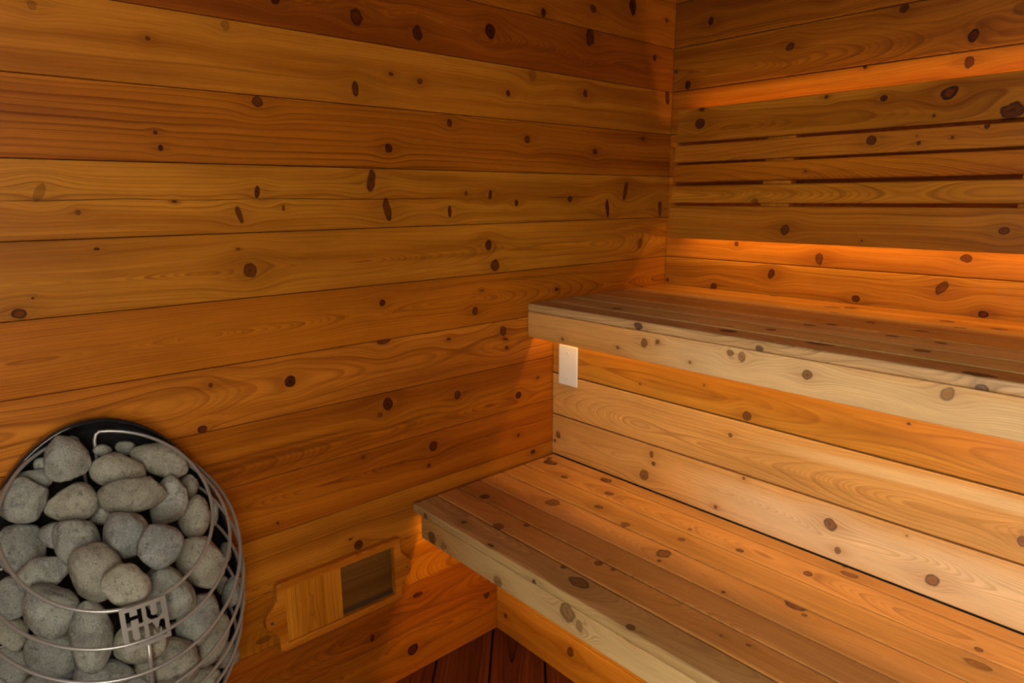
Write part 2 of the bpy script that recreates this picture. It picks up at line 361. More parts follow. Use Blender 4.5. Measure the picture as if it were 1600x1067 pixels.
# knots of every board: (along, across, radius, aspect, angle, strength) in metres
KNOTS = {
 'L13': [(-0.5722, 1.7004, 0.0113, 0.8, 0), (-0.3806, 1.7412, 0.0135, 1, 0), (-0.2091, 1.7781, 0.0225, 0.6, 0), (-0.691, 1.7308, 0.014), (-0.043, 1.764, 0.0073)],
 'L12': [(-1.1178, 1.6049, 0.0177, 0.9, 0), (-0.9652, 1.5945, 0.0167, 0.85, 0), (-0.752, 1.631, 0.0189, 0.8, 0), (-0.3916, 1.6672, 0.0229, 0.7, 0), (-0.0969, 1.6485, 0.0097, 1, 0), (-1.2901, 1.6096, 0.0108)],
 'L11': [(-1.5241, 1.5058, 0.0051, 1.3, 0), (-1.3896, 1.5466, 0.0102, 0.8, 0, 0.4), (-1.6863, 1.5316, 0.008, 0.8, 0, 0.4), (-1.0378, 1.5002, 0.0059, 1.6, 0), (-0.9624, 1.4933, 0.0077, 1.2, 20), (-1.1279, 1.4597, 0.0126, 0.5, 0), (-0.6951, 1.4916, 0.0082, 1, 0), (-0.4061, 1.5181, 0.0106, 0.8, 0), (-0.0237, 1.5417, 0.0178, 0.5, 10), (-0.6106, 1.5435, 0.017, 0.9, 0, 0.35)],
 'L10': [(-1.341, 1.4172, 0.0121, 1, 0), (-1.5284, 1.3496, 0.0043, 1, 0), (-1.5228, 1.3237, 0.0054, 0.8, 0), (-1.0522, 1.3424, 0.0106, 1, 0), (-0.8821, 1.4081, 0.0099, 0.9, 0), (-0.6288, 1.3829, 0.0116, 1, 0), (-0.361, 1.3643, 0.01, 1, 0), (-0.14, 1.4094, 0.0074, 1, 0), (-1.7819, 1.3512, 0.0068)],
 'L9': [(-1.0998, 1.2709, 0.0178, 0.42, -8), (-1.0622, 1.2093, 0.017, 0.4, 10), (-1.3554, 1.247, 0.0088, 0.45, -8), (-1.3941, 1.2044, 0.0111, 0.36, 14), (-1.7121, 1.2464, 0.0122, 0.4, -30, 0.4), (-1.6625, 1.2128, 0.0049, 0.9, 0, 0.6), (-1.5089, 1.2296, 0.0034, 2.4, 0), (-1.3044, 1.2154, 0.0052, 0.5, 0), (-0.8864, 1.2022, 0.0103, 0.4, 0), (-0.758, 1.2417, 0.0092, 0.5, -10), (-0.6681, 1.2202, 0.0087, 0.7, 0), (-0.4629, 1.2291, 0.0108, 1.1, 0), (-0.3013, 1.202, 0.0164, 0.3, 8), (-0.2194, 1.2528, 0.0194, 0.32, -14), (-0.0408, 1.1985, 0.0172, 0.32, 8), (-0.8361, 1.2448, 0.0061, 0.8, 0)],
 'L8': [(-1.3823, 1.0952, 0.0165, 1, 0), (-1.6424, 1.1507, 0.0041, 2, 0), (-0.7664, 1.1143, 0.0131, 0.9, 0), (-0.7455, 1.0602, 0.0172, 1, 0), (-0.1381, 1.0876, 0.0181, 1, 0, 0.5), (-1.7644, 1.052, 0.0114, 1.2, 0), (-1.4025, 1.138, 0.0037, 2.4, 0), (-1.7432, 1.0752, 0.0029, 1.2, 0)],
 'L7': [(-1.0847, 0.998, 0.0095, 1, 0), (-0.812, 0.9474, 0.0113, 0.8, 0), (-0.5138, 0.9765, 0.0066, 2, 0), (-0.7898, 0.9986, 0.0057, 3, 0, 0.6)],
 'L6': [(-0.7185, 0.8826, 0.014, 0.9, 0), (-1.3186, 0.8537, 0.014, 1, 0), (-1.4792, 0.8759, 0.0056, 1, 0), (-1.0859, 0.9092, 0.0145, 2, 0), (-1.5019, 0.7901, 0.01, 1.3, 0), (-0.7096, 0.8584, 0.0071, 2.4, -15), (-0.7052, 0.8346, 0.0061, 1, 0), (-0.8999, 0.8856, 0.0063, 2, 0)],
 'L5': [(-1.0833, 0.7544, 0.0158, 0.9, 0), (-0.8758, 0.7349, 0.0132, 1, 0), (-0.6634, 0.6921, 0.0128, 0.9, 0), (-1.1054, 0.7322, 0.0083, 1, 0, 0.6), (-0.589, 0.7287, 0.0066)],
 'L4': [(-0.9566, 0.6154, 0.0138, 1, 0), (-1.155, 0.6393, 0.0065, 1.2, 0, 0.6), (-1.3697, 0.5451, 0.0036), (-0.9721, 0.5677, 0.0055, 1, 0), (-0.6639, 0.573, 0.0065)],
 'L3': [(-1.1811, 0.4222, 0.0126, 1, 0), (-0.6062, 0.5076, 0.009, 1.4, 0), (-1.2001, 0.4457, 0.0049, 2, 0)],
 'L2': [(-1.4224, 0.2834, 0.0148, 2.6, 0, 0.5)],
 'L1': [(-1.0193, 0.2218, 0.0114, 2.2, 0), (-1.1572, 0.1602, 0.0089, 0.6, 0)],
 'L0': [(-0.7894, 0.1232, 0.0131, 0.9, 0), (-1.0416, 0.0701, 0.0174, 1.2, 0)],
 'B13': [(0.1282, 1.7456, 0.0118, 0.8, 0), (0.4845, 1.7474, 0.0128)],
 'B12': [(0.3805, 1.6348, 0.0139, 1.2, 20), (0.8193, 1.5907, 0.0145, 0.8, 0), (0.0578, 1.5735, 0.0126, 0.7, 0), (0.6641, 1.6774, 0.0115, 1.1, 40), (0.0104, 1.6191, 0.0064), (0.9074, 1.6316, 0.0196, 1.3, 0, 0.4)],
 'B11': [(0.5861, 1.5538, 0.0054, 1.2, 0), (0.8172, 1.5334, 0.0134, 0.7, 0)],
 'B10': [],
 'B8': [(0.5129, 1.0624, 0.0159, 0.6, 0), (0.8631, 1.0859, 0.0127, 1.2, 0), (0.2585, 1.0929, 0.0081, 0.9, 0)],
 'B7': [(0.3761, 1.0106, 0.0135, 0.6, -15), (0.8202, 1.0112, 0.0162, 0.6, -30), (0.6202, 0.9628, 0.0118, 1.2, 0), (0.9123, 0.9572, 0.0112, 1.2, 0), (0.188, 0.9552, 0.0129, 1, 0), (0.0129, 0.9626, 0.007)],
 'S1': [(0.1577, 1.4473, 0.0179, 1, 0), (0.8055, 1.4609, 0.0185, 1.2, 20), (0.6673, 1.4648, 0.0087, 1.1, 0), (0.9311, 1.4107, 0.0231, 1.2, 0), (0.7812, 1.4136, 0.0041, 1, 0), (0.5263, 1.4829, 0.0064, 1, 0), (0.1595, 1.4886, 0.0099, 1.2, 0)],
 'S2': [(0.6508, 1.3669, 0.0135, 1, 0), (0.7571, 1.3544, 0.0056, 1, 0), (0.8256, 1.3628, 0.004, 1, 0), (0.8894, 1.3827, 0.007, 1, 0), (0.7513, 1.3706, 0.0028)],
 'S3': [(0.4943, 1.2973, 0.0034)],
 'S4': [(0.3583, 1.2195, 0.0111, 1.2, 0, 0.6)],
 'S5': [(0.4579, 1.1444, 0.015, 1, 0), (0.9521, 1.1569, 0.0114, 1.3, 0), (0.66, 1.1236, 0.0031)],
 'U6': [(0.2299, -0.5231, 0.0146, 1.4, 0), (0.5885, -0.584, 0.0189, 1.6, 0), (1.0615, -0.6147, 0.0204, 2, 0), (0.7808, -0.5699, 0.0218, 2.2, 0, 0.8), (0.9383, -0.4926, 0.0152, 1.5, 0)],
 'U5': [(0.6778, -0.3902, 0.0134, 1.5, 0), (0.94, -0.3905, 0.0109, 1.5, 0), (0.6452, -0.5023, 0.0127)],
 'U4': [(0.8502, -0.3851, 0.0118, 1.6, 0), (0.7086, -0.3459, 0.0134)],
 'U3': [(0.8713, -0.2821, 0.0124, 1.6, 0), (0.7578, -0.2585, 0.012), (0.2203, -0.2669, 0.0144)],
 'U2': [(0.6422, -0.1747, 0.0137, 1.5, 0), (0.9155, -0.1816, 0.0129, 1.4, 0)],
 'U1': [(0.8712, -0.1139, 0.0139, 1.5, 0), (0.6402, -0.0746, 0.0165, 1.4, 0)],
 'U0': [(0.3954, -0.0085, 0.0148, 1, 0), (0.6019, -0.0999, 0.0167, 2, 0), (0.9763, -0.1384, 0.0158, 1.6, 0)],
 'UE': [(0.383, 0.9392, 0.0118, 1.5, 0), (0.6892, 0.9351, 0.0081, 1.5, 0), (1.0715, 0.93, 0.0114, 1.2, 0)],
 'UF': [(0.4015, 0.899, 0.0118, 1, 0, 0.78), (0.4393, 0.908, 0.0065, 1, 0, 0.78), (0.1377, 0.8678, 0.006, 1, 0, 0.78), (0.3235, 0.8756, 0.0053, 1, 0, 0.78), (0.5286, 0.8756, 0.0046, 1, 0, 0.78), (0.6515, 0.91, 0.0125, 0.7, 0, 0.6), (0.6248, 0.9137, 0.0085, 1.2, 0, 0.7), (0.7895, 0.8985, 0.0112, 1.1, 0, 0.75), (1.0257, 0.9115, 0.014, 0.8, -25, 0.6)],
 'R3': [],
 'R2': [(0.6172, 0.7506, 0.0122, 1, 0), (0.9429, 0.815, 0.0035, 1.3, 0), (0.5037, 0.7987, 0.0033), (0.3174, 0.7635, 0.0037)],
 'R1': [(1.1378, 0.6524, 0.0091, 0.7, 0), (0.5795, 0.695, 0.0063, 1, 0), (0.6195, 0.61, 0.0047)],
 'R0': [(0.3403, 0.5215, 0.0172, 1, 0), (0.362, 0.5847, 0.0093, 0.7, 0), (0.3691, 0.5623, 0.0065, 1, 0), (0.6201, 0.6023, 0.0047, 1, 0), (0.5534, 0.5072, 0.0058, 1, 0), (0.0255, 0.5488, 0.0115, 1, 0), (0.0125, 0.5272, 0.0058), (0.8198, 0.5637, 0.015, 1, 0), (0.8404, 0.5122, 0.0081, 0.8, 0), (1.0151, 0.5225, 0.014, 1, 0), (0.9632, 0.5942, 0.0024)],
 'D0': [(0.2428, -0.5645, 0.0162, 1.6, 0), (0.8788, -0.5598, 0.0157, 1.8, 0), (0.0283, -0.5684, 0.0092), (0.8594, -0.5344, 0.0072)],
 'D1': [(0.0542, -0.5836, 0.0239, 1, 0), (0.1522, -0.6321, 0.011, 1.4, 0), (0.3039, -0.6233, 0.0126, 1.2, 0), (0.6805, -0.6357, 0.0096, 1.3, 0), (0.8205, -0.6171, 0.0123, 1, 0), (1.1216, -0.6349, 0.008, 1, 0)],
 'D2': [(0.3374, -0.7014, 0.0118, 1.6, 0), (0.5686, -0.6885, 0.0101, 1, 0), (0.5537, -0.6341, 0.0064), (1.1285, -0.6796, 0.0165, 2, 0, 0.7)],
 'D3': [(0.2432, -0.7678, 0.0217, 1, 0), (0.4402, -0.7269, 0.013, 1, 0), (0.5774, -0.7694, 0.0191, 1, 0), (0.8565, -0.7378, 0.0218, 1.3, 0), (0.8807, -0.7582, 0.006), (0.5892, -0.7991, 0.0056)],
 'D4': [(0.1018, -0.8737, 0.0149, 1, 0), (0.3826, -0.8893, 0.0071, 1.8, 0), (0.7417, -0.8024, 0.0049)],
 'D5': [(0.2463, -0.9499, 0.0151, 1.2, 0), (0.2881, -0.8993, 0.0087, 1, 0), (0.5103, -0.9014, 0.011, 1, 0), (0.547, -0.8978, 0.0054), (0.8567, -0.9112, 0.0054, 1.4, 0), (0.8113, -0.923, 0.0042)],
 'D6': [(0.1771, -0.9979, 0.0088, 1, 0), (0.3024, -1.0201, 0.0069, 2, 0), (0.5324, -0.9841, 0.0221, 1.6, 0), (0.6907, -1.0219, 0.0101, 1.3, 0), (0.4714, -0.9666, 0.0072), (-0.0036, -1.012, 0.0172, 2, 0, 0.5)],
 'LE': [(0.066, 0.4724, 0.0087), (0.1138, 0.4601, 0.0063), (0.4528, 0.469, 0.0082, 0.6, 0)],
 'LF': [(0.0906, 0.4241, 0.0173, 1, 0, 0.78), (0.1381, 0.4213, 0.0126, 1.6, 30, 0.5), (0.338, 0.418, 0.0164, 1, 0, 0.6), (0.5464, 0.4474, 0.023, 1, 0, 0.65), (0.5769, 0.4339, 0.012, 0.7, 0, 0.5), (0.6969, 0.4783, 0.012, 0.6, 20, 0.78)],
 'V1': [(0.2954, 0.0817, 0.0144, 0.7, -15), (0.0406, 0.0592, 0.0084, 1, 0)],
 'V0': [],
}

STONES = [
 ((0.0819, -1.7381, 0.8144), ((0.0089, 0.0094, -0.0271), (0.0297, -0.0142, 0.0031), (-0.0165, -0.0336, -0.009))),
 ((0.045, -1.6821, 0.8061), ((0.0036, 0.0029, -0.0085), (0.014, -0.0026, 0.0014), (-0.0042, -0.0104, -0.0028))),
 ((0.0813, -1.6693, 0.7772), ((0.0124, 0.0085, -0.0231), (0.0407, -0.0087, 0.0039), (-0.0152, -0.0276, -0.0083))),
 ((0.0644, -1.5983, 0.7725), ((0.017, 0.0069, -0.0232), (0.0427, -0.0114, 0.0052), (-0.0207, -0.0266, -0.0083))),
 ((0.1349, -1.661, 0.7464), ((0.0087, 0.0112, -0.0227), (0.0489, 0.0, 0.0041), (0.0006, -0.0279, -0.0091))),
 ((0.101, -1.7441, 0.7463), ((0.0038, 0.012, -0.0249), (0.0382, 0.0012, 0.0028), (0.0012, -0.0304, -0.0097))),
 ((0.0803, -1.8048, 0.7651), ((0.0035, 0.013, -0.0276), (0.0357, -0.0017, 0.0018), (-0.0034, -0.0356, -0.0102))),
 ((0.0398, -1.7829, 0.7792), ((0.0039, 0.0061, -0.015), (0.0242, -0.003, 0.0011), (-0.0059, -0.0182, -0.0052))),
 ((0.1169, -1.603, 0.7101), ((0.0125, 0.0099, -0.0233), (0.0237, -0.0226, 0.0053), (-0.0167, -0.0357, -0.0098))),
 ((0.1173, -1.565, 0.6689), ((0.0109, 0.0117, -0.0201), (0.0232, -0.015, 0.0052), (-0.0105, -0.0342, -0.0092))),
 ((0.1834, -1.688, 0.7035), ((0.013, 0.0107, -0.026), (0.0269, -0.0178, 0.0043), (-0.0186, -0.03, -0.0118))),
 ((0.2406, -1.6517, 0.6943), ((0.0065, 0.0161, -0.0254), (0.0343, 0.0011, 0.0053), (0.0013, -0.0327, -0.0123))),
 ((0.1571, -1.7498, 0.7009), ((-0.0003, 0.0183, -0.0236), (0.0305, 0.01, 0.0027), (0.0086, -0.0385, -0.0106))),
 ((0.1134, -1.7771, 0.7068), ((0.0038, 0.0081, -0.0147), (0.0185, -0.0035, 0.0012), (-0.0052, -0.0197, -0.0063))),
 ((0.0803, -1.8192, 0.684), ((0.0089, 0.015, -0.028), (0.0322, -0.0125, 0.0014), (-0.0167, -0.0363, -0.0121))),
 ((0.2232, -1.7383, 0.6763), ((0.0001, 0.0208, -0.0254), (0.0336, 0.0102, 0.0033), (0.0086, -0.0394, -0.0125))),
 ((0.2791, -1.712, 0.6672), ((0.0019, 0.0161, -0.0219), (0.03, 0.0059, 0.0035), (0.0056, -0.0288, -0.0116))),
 ((0.184, -1.5803, 0.612), ((0.0052, 0.0239, -0.0263), (0.0361, 0.0081, 0.0068), (0.008, -0.0409, -0.014))),
 ((0.2428, -1.6503, 0.6109), ((-0.0, 0.0247, -0.0235), (0.0312, 0.0149, 0.005), (0.0118, -0.0384, -0.0131))),
 ((0.1445, -1.8007, 0.6599), ((0.0018, 0.0125, -0.0213), (0.036, 0.0026, 0.0014), (0.0017, -0.0259, -0.0101))),
 ((0.1196, -1.8418, 0.6256), ((0.0079, 0.0132, -0.0199), (0.0215, -0.0127, 0.0007), (-0.0144, -0.0278, -0.0098))),
 ((0.199, -1.8005, 0.6271), ((-0.0014, 0.0209, -0.0255), (0.0344, 0.01, 0.0019), (0.0075, -0.0384, -0.0135))),
 ((0.2508, -1.7614, 0.5892), ((0.0089, 0.0247, -0.0225), (0.0268, -0.0122, 0.0025), (-0.0101, -0.0445, -0.0131))),
 ((0.1894, -1.8071, 0.5493), ((0.0078, 0.0184, -0.026), (0.0357, -0.0036, 0.0018), (-0.0091, -0.0317, -0.0153))),
 ((0.1351, -1.8572, 0.5193), ((0.0111, 0.0126, -0.0204), (0.0219, -0.0136, 0.0005), (-0.0179, -0.022, -0.012))),
 ((0.1283, -1.8481, 0.5714), ((0.0002, 0.014, -0.0146), (0.0202, 0.0035, 0.0004), (0.0006, -0.0257, -0.0079))),
 ((0.2645, -1.7007, 0.556), ((0.0098, 0.0166, -0.0221), (0.0367, -0.0027, 0.0037), (-0.0057, -0.0273, -0.0138))),
 ((0.2244, -1.6066, 0.5352), ((0.0176, 0.0121, -0.0234), (0.022, -0.03, 0.0058), (-0.0196, -0.0315, -0.0145))),
 ((0.2577, -1.666, 0.4978), ((0.0128, 0.0223, -0.0272), (0.0459, -0.0026, 0.0055), (-0.0055, -0.0337, -0.0183))),
 ((0.2173, -1.5843, 0.4786), ((0.0138, 0.0122, -0.0181), (0.0162, -0.0303, 0.0049), (-0.0142, -0.0304, -0.0121))),
 ((0.157, -1.5528, 0.3974), ((0.0037, 0.0149, -0.0162), (0.0276, 0.0047, 0.0046), (0.0057, -0.0194, -0.0114))),
 ((0.0528, -1.4983, 0.5464), ((0.0045, 0.0075, -0.0085), (0.0097, -0.0059, 0.0025), (-0.0029, -0.0174, -0.0045))),
 ((0.0648, -1.5152, 0.6397), ((0.0026, 0.0087, -0.0107), (0.0068, -0.005, 0.0031), (-0.0013, -0.022, -0.0049))),
 ((0.1043, -1.509, 0.487), ((0.0091, 0.0096, -0.0126), (0.014, -0.0157, 0.0038), (-0.0082, -0.0239, -0.0076))),
 ((0.0742, -1.5186, 0.492), ((0.0055, 0.0067, -0.0087), (0.0105, -0.0069, 0.0025), (-0.0043, -0.0151, -0.0051))),
 ((0.2576, -1.7531, 0.5224), ((0.0103, 0.0122, -0.0171), (0.0388, -0.0024, 0.0021), (-0.0087, -0.0193, -0.0112))),
 ((0.2298, -1.6087, 0.4222), ((0.0024, 0.0165, -0.0176), (0.0264, 0.006, 0.0043), (0.0057, -0.0207, -0.0127))),
 ((0.1846, -1.8262, 0.4978), ((0.0067, 0.0117, -0.0156), (0.0235, -0.0038, 0.0008), (-0.0087, -0.0188, -0.0098))),
 ((0.0476, -1.5522, 0.7008), ((0.0076, 0.005, -0.014), (0.0147, -0.0112, 0.0036), (-0.0093, -0.0193, -0.0057))),
 ((0.0869, -1.705, 0.711), ((0.0045, 0.0069, -0.0144), (0.0181, -0.0034, 0.0021), (-0.0045, -0.018, -0.006))),
 ((0.2377, -1.7013, 0.4573), ((0.0119, 0.0124, -0.0155), (0.0309, -0.0051, 0.0026), (-0.0097, -0.019, -0.0109))),
 ((0.0256, -1.6433, 0.7953), ((0.0039, 0.0037, -0.0101), (0.0158, -0.0022, 0.0019), (-0.003, -0.0125, -0.0033))),
 ((0.02, -1.7658, 0.7956), ((0.0024, 0.0039, -0.0102), (0.0142, -0.0021, 0.0009), (-0.0032, -0.0125, -0.0034))),
]
DOOR = (1.10, 1.76, 2.04)
DGZ = .45
ADDED_WINDOW = (-2.38, -1.95, .60, 1.90)  # unseen opening, added for more daylight on the left wall and stones
E_BACK_LOW, E_BACK_HIGH, E_UP, E_LOW = 2.1, 2.1, 2.2, 4.2
SKY = 18.0
SKY_COL = (1.0, .955, .87, 1)
EXPO = 0.0
STONE_MAT = [0, 0, 1, 1, 1, 1, 0, 0, 0, 1, 2, 2, 0, 0, 0, 1, 1, 1, 0, 0, 0, 0, 0, 0, 0, 1, 1, 0, 1, 1, 1, 0, 0, 0, 1, 2, 1, 0, 1, 0, 0, 0, 0]
STONE_LABELS = [
 'boxy light grey stone standing upright against the black shield, highest of the heap',
 'half-hidden brownish stone wedged behind the boxy upright stone, under the bent wire end',
 'speckled oval stone lying right of the boxy upright stone',
 'smooth brown-grey egg-shaped stone at the back right, under the top wire',
 'long flat grey stone lying below the speckled oval stone',
 'tan wedge-shaped stone directly below the boxy upright stone',
 'large rough grey-green stone at the far left, left of the tan wedge',
 'dim grey stone peeking out above the large rough stone at the far left',
 'pale bent stone tucked under the right end of the long flat stone',
 'small triangular stone touching the top wire on its right side',
 'round grey stone with bluish underside, just below the long flat stone',
 'pitted blue-grey stone in the middle right, below the pale bent stone',
 'smooth grey egg leaning to the right, below the tan wedge',
 'small grey stone half hidden left of the smooth leaning egg',
 'large rounded stone at the left edge, below the rough grey-green one',
 'squarish stone with dark pits at the centre, below the smooth leaning egg',
 'greenish tan stone resting just above the name plate',
 'large pinkish grey flat stone crossed by the top wire on the right',
 'tall grey stone behind the top right corner of the name plate',
 'long grey stone lying flat left of the squarish pitted stone',
 'round pale stone at the left edge, crossed by the top wire',
 'big wedge-shaped pale stone crossed by the top wire, left of the plate',
 'tall upright pale stone immediately left of the name plate',
 'broad rough pale stone crossed by the second wire, left of the tall upright stone',
 'grey stone in the bottom left corner below the second wire',
 'brown-tinged stone at the left edge between the first and second wires',
 'pale stone lying right under the name plate beside the upright wire',
 'elongated smooth stone slanting up right of the name plate',
 'large crumbly speckled stone right of the upright wire, below the plate',
 'slender dark stone slanting up at the lower right, outside the elongated one',
 'brownish stone at the lower right, showing between the outer wires',
 'grey stone at the right rim behind the second wire, beside the wall',
 'narrow upright dark stone at the right rim, behind the top wire',
 'small grey stone at the right rim below the middle, near the outer wires',
 'tiny tan stone wedged behind the second wire on the right',
 'bluish grey stone at the bottom, below the tall upright pale stone',
 'dark stone at the bottom right under the slender slanting one',
 'grey stone at the very bottom, below the broad rough pale stone',
 'small brown stone at the back right between the egg-shaped and triangular ones',
 'dark stone deep in the gap left of the round bluish stone',
 'grey stone at the very bottom, beside the foot of the upright wire',
 'small dim stone at the back between the speckled oval and the shield',
 'small dim stone at the back left, between the boxy stone and the shield',
]

# ------------------------------------------------------------------ setting
rnd = random.Random(5)
LW_Z = [0, .1276, .259, .392, .5235, .6534, .783, .9105, 1.040, 1.1685, 1.2987, 1.429, 1.5586, 1.688, 1.818, 1.948, 2.08]

def style(key, **kw):
    r = random.Random(sum(ord(c) * (i + 3) for i, c in enumerate(key)))
    p = dict(seed=r.randint(1, 999), freq=r.uniform(95, 160), d0=r.uniform(.02, .12), d1=r.choice([-1, 1]) * r.uniform(.02, .07), line=r.uniform(.4, .6))
    p['_vc'] = r.uniform(-.6, .6)
    p.update(kw)
    return p

def wmat(key, lo, hi, knots, **kw):
    p = style(key, **kw)
    vc = p.pop('_vc')
    p.setdefault('vc', (lo + hi) / 2 + vc * (hi - lo) * 1.2)
    return wood('wood_' + key, knots=knots, **p)

# planks of the long wall, floor upwards
LEFT = [
    dict(pal='amber', line=.5, tone=1.05), dict(pal='amber', tone=.9), dict(pal='amber', streak=.8, tone=1.1), dict(pal='honey', line=.6, streak=.7),
    dict(pal='amber', line=.5, vc=.60, d0=.02, d1=.04), dict(pal='amber', tone=.98), dict(pal='honey', streak=.9, vc=.85, d0=.12, d1=.02),
    dict(pal='amber', vc=.975, d0=.062, d1=.040, freq=190, line=.6, streak=.55), dict(pal='honey', tone=.92, vc=1.10, d0=.07, d1=.045, freq=110),
    dict(pal='honey', line=.5, vc=1.0, freq=120, crack=(1.2335, -1.9, -.35)), dict(pal='amber', line=.7, vc=1.2, d0=.02, d1=.01, freq=80, streak=1.0, tone=.84),
    dict(pal='honey', line=.4, vc=1.7, freq=170, tone=.92), dict(pal='red', vc=1.62, d0=.05, d1=.03, freq=130, tone=.95), dict(pal='amber', tone=.8), dict(pal='amber'), dict(pal='amber')]
Y_FRONT = -2.42
X_RIGHT = 1.80
bm = bmesh.new()
mats = []
for i in range(16):
    lo, hi = LW_Z[i], LW_Z[i + 1]
    mats.append(wmat('L%d' % i, lo, hi, KNOTS.get('L%d' % i, ()), **LEFT[i]))
    board(bm, (-.02, Y_FRONT, lo + .0006), (0, .03, hi - .0006), 1, 2, i, .0016, 0.0)
dark = plain('wall_backing', (.03, .014, .006), .9)
mats.append(dark)
board(bm, (-.08, Y_FRONT - .08, -.06), (-.021, .08, 2.14), 1, 2, 16, 0)
structure(bm_obj('wall_left', bm, mats))

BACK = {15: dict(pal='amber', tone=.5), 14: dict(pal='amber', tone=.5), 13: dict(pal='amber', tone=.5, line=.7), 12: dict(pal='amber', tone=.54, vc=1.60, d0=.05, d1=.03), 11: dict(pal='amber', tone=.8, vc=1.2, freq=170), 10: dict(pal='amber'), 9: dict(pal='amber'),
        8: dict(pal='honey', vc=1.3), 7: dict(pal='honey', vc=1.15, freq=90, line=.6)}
bm = bmesh.new()
mats = []
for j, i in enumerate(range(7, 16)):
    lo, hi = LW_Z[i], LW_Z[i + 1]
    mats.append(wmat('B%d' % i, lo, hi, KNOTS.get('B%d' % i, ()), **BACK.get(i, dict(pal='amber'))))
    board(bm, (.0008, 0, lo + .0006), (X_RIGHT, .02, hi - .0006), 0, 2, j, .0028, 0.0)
mats.append(dark)
board(bm, (-.021, .021, -.06), (X_RIGHT + .08, .08, 2.14), 0, 2, 9, 0)
structure(bm_obj('wall_back', bm, mats))

RZ = [.486, .610, .735, .862, .926]
RIS = [dict(pal='tan', tone=1.18, vc=.55, d0=.02, d1=-.05, freq=120, line=.55, pale_band=(.535, .085, (.74, .53, .29), .38)), dict(pal='tan', tone=1.1, vc=.66, d0=.085, d1=-.055, freq=190, line=.75, streak=.7, pale_band=(.705, .018, (.70, .46, .20), .55)),
       dict(pal='seat', tone=.85, vc=.78, d0=.02, d1=.03, freq=70, line=.5), dict(pal='seat', tone=.85)]
bm = bmesh.new()
mats = []
for i in range(4):
    mats.append(wmat('R%d' % i, RZ[i], RZ[i + 1], KNOTS.get('R%d' % i, ()), rough=.36, spec=.5, **RIS[i]))
    board(bm, (.002, -.529, RZ[i] + (.0012 if i == 0 else .002)), (X_RIGHT - .002, -.509, RZ[i + 1] - .002), 0, 2, i, .0015, -.529)
gapm = plain('riser_backing', (.05, .038, .028), .9)
mats.append(gapm)
board(bm, (.002, -.506, .0), (X_RIGHT - .002, -.49, .926), 0, 2, 4, 0)
structure(bm_obj('wall_upper_riser', bm, mats))

VZ = [.0, .1255, .256, .388, .462]
bm = bmesh.new()
mats = []
for i in range(4):
    mats.append(wmat('V%d' % i, VZ[i], VZ[i + 1], KNOTS.get('V%d' % (1 - i), ()) if i < 2 else (), **[dict(pal='seat', vc=.07, d0=.03, d1=.05), dict(pal='seat', vc=.3), dict(pal='seat'), dict(pal='seat')][i]))
    board(bm, (.002, -.7525, VZ[i] + .001), (X_RIGHT - .002, -.7325, VZ[i + 1] - .001), 0, 2, i, .0015, -.7525)
mats.append(gapm)
board(bm, (.002, -.731, .0), (X_RIGHT - .002, -.715, .462), 0, 2, 4, 0)
structure(bm_obj('wall_lower_riser', bm, mats))

# floor: dark stained boards laid on the diagonal
bm = bmesh.new()
fmats = [wmat('F%d' % k, -.07, .07, ((.05, .03, .008),) if k == 1 else (), pal='floor', rough=.45, line=.9, freq=75, vc=[-.02, .03, .0][k], d0=.02, d1=.03, seed=40 + k) for k in range(3)]
ux, uy = math.cos(math.radians(-43)), math.sin(math.radians(-43))
for k in range(-20, 21):
    n0 = -.557 + .148 * k          # signed distance of the joint from the corner
    cx, cy = .6, -.9
    base = Vector((cx, cy, 0))
    nn = Vector((.684, .729, 0)).normalized()
    off = n0 - base.dot(nn) + .074
    rot = Matrix.Translation(base + nn * off) @ Matrix.Rotation(math.radians(-43), 4, 'Z')
    t = bmesh.new()
    uvl0 = bm.loops.layers.uv.verify()
    board(bm, (-3.2, -.0715, -.03), (3.2, .0715, 0), 0, 1, abs(k) % 3, .003, 0.0, xf=rot)
    t.free()
geom = list(bm.verts) + list(bm.edges) + list(bm.faces)
for co, no in (((-.0005, 0, 0), (-1, 0, 0)), ((X_RIGHT, 0, 0), (1, 0, 0)), ((0, -.001, 0), (0, 1, 0)), ((0, Y_FRONT, 0), (0, -1, 0))):
    bmesh.ops.bisect_plane(bm, geom=list(bm.verts) + list(bm.edges) + list(bm.faces), plane_co=co, plane_no=no, clear_outer=True)
board(bm, (-.02, Y_FRONT - .06, -.06), (X_RIGHT + .06, .02, -.032), 0, 1, 3, 0)
structure(bm_obj('floor', bm, fmats + [plain('subfloor', (.012, .006, .004), .9)]))

plainwood = wood('wood_plain', 'amber', seed=77, d0=.2, d1=.03, tone=.38)
bm = bmesh.new()
for k in range(16):
    board(bm, (.001, Y_FRONT + .145 * k, 2.081), (X_RIGHT, min(Y_FRONT + .145 * (k + 1) - .001, .02), 2.10), 0, 1, 0, .0016, 2.081)
board(bm, (-.02, Y_FRONT - .06, 2.101), (X_RIGHT + .06, .02, 2.14), 0, 1, 0, 0)
structure(bm_obj('ceiling', bm, plainwood))
DX0, DX1, DZ1 = DOOR
WY0, WY1, WZ0, WZ1 = ADDED_WINDOW
bm = bmesh.new()
for i in range(16):
    lo, hi = LW_Z[i] + .0006, LW_Z[i + 1] - .0006
    for y0, y1, z0, z1 in ((Y_FRONT, WY0, lo, hi), (WY1, .02, lo, hi), (WY0, WY1, lo, min(hi, WZ0)), (WY0, WY1, max(lo, WZ1), hi)):
        if z1 - z0 > .004:
            board(bm, (X_RIGHT, y0, z0), (X_RIGHT + .02, y1, z1), 1, 2, 0, .0016, X_RIGHT)
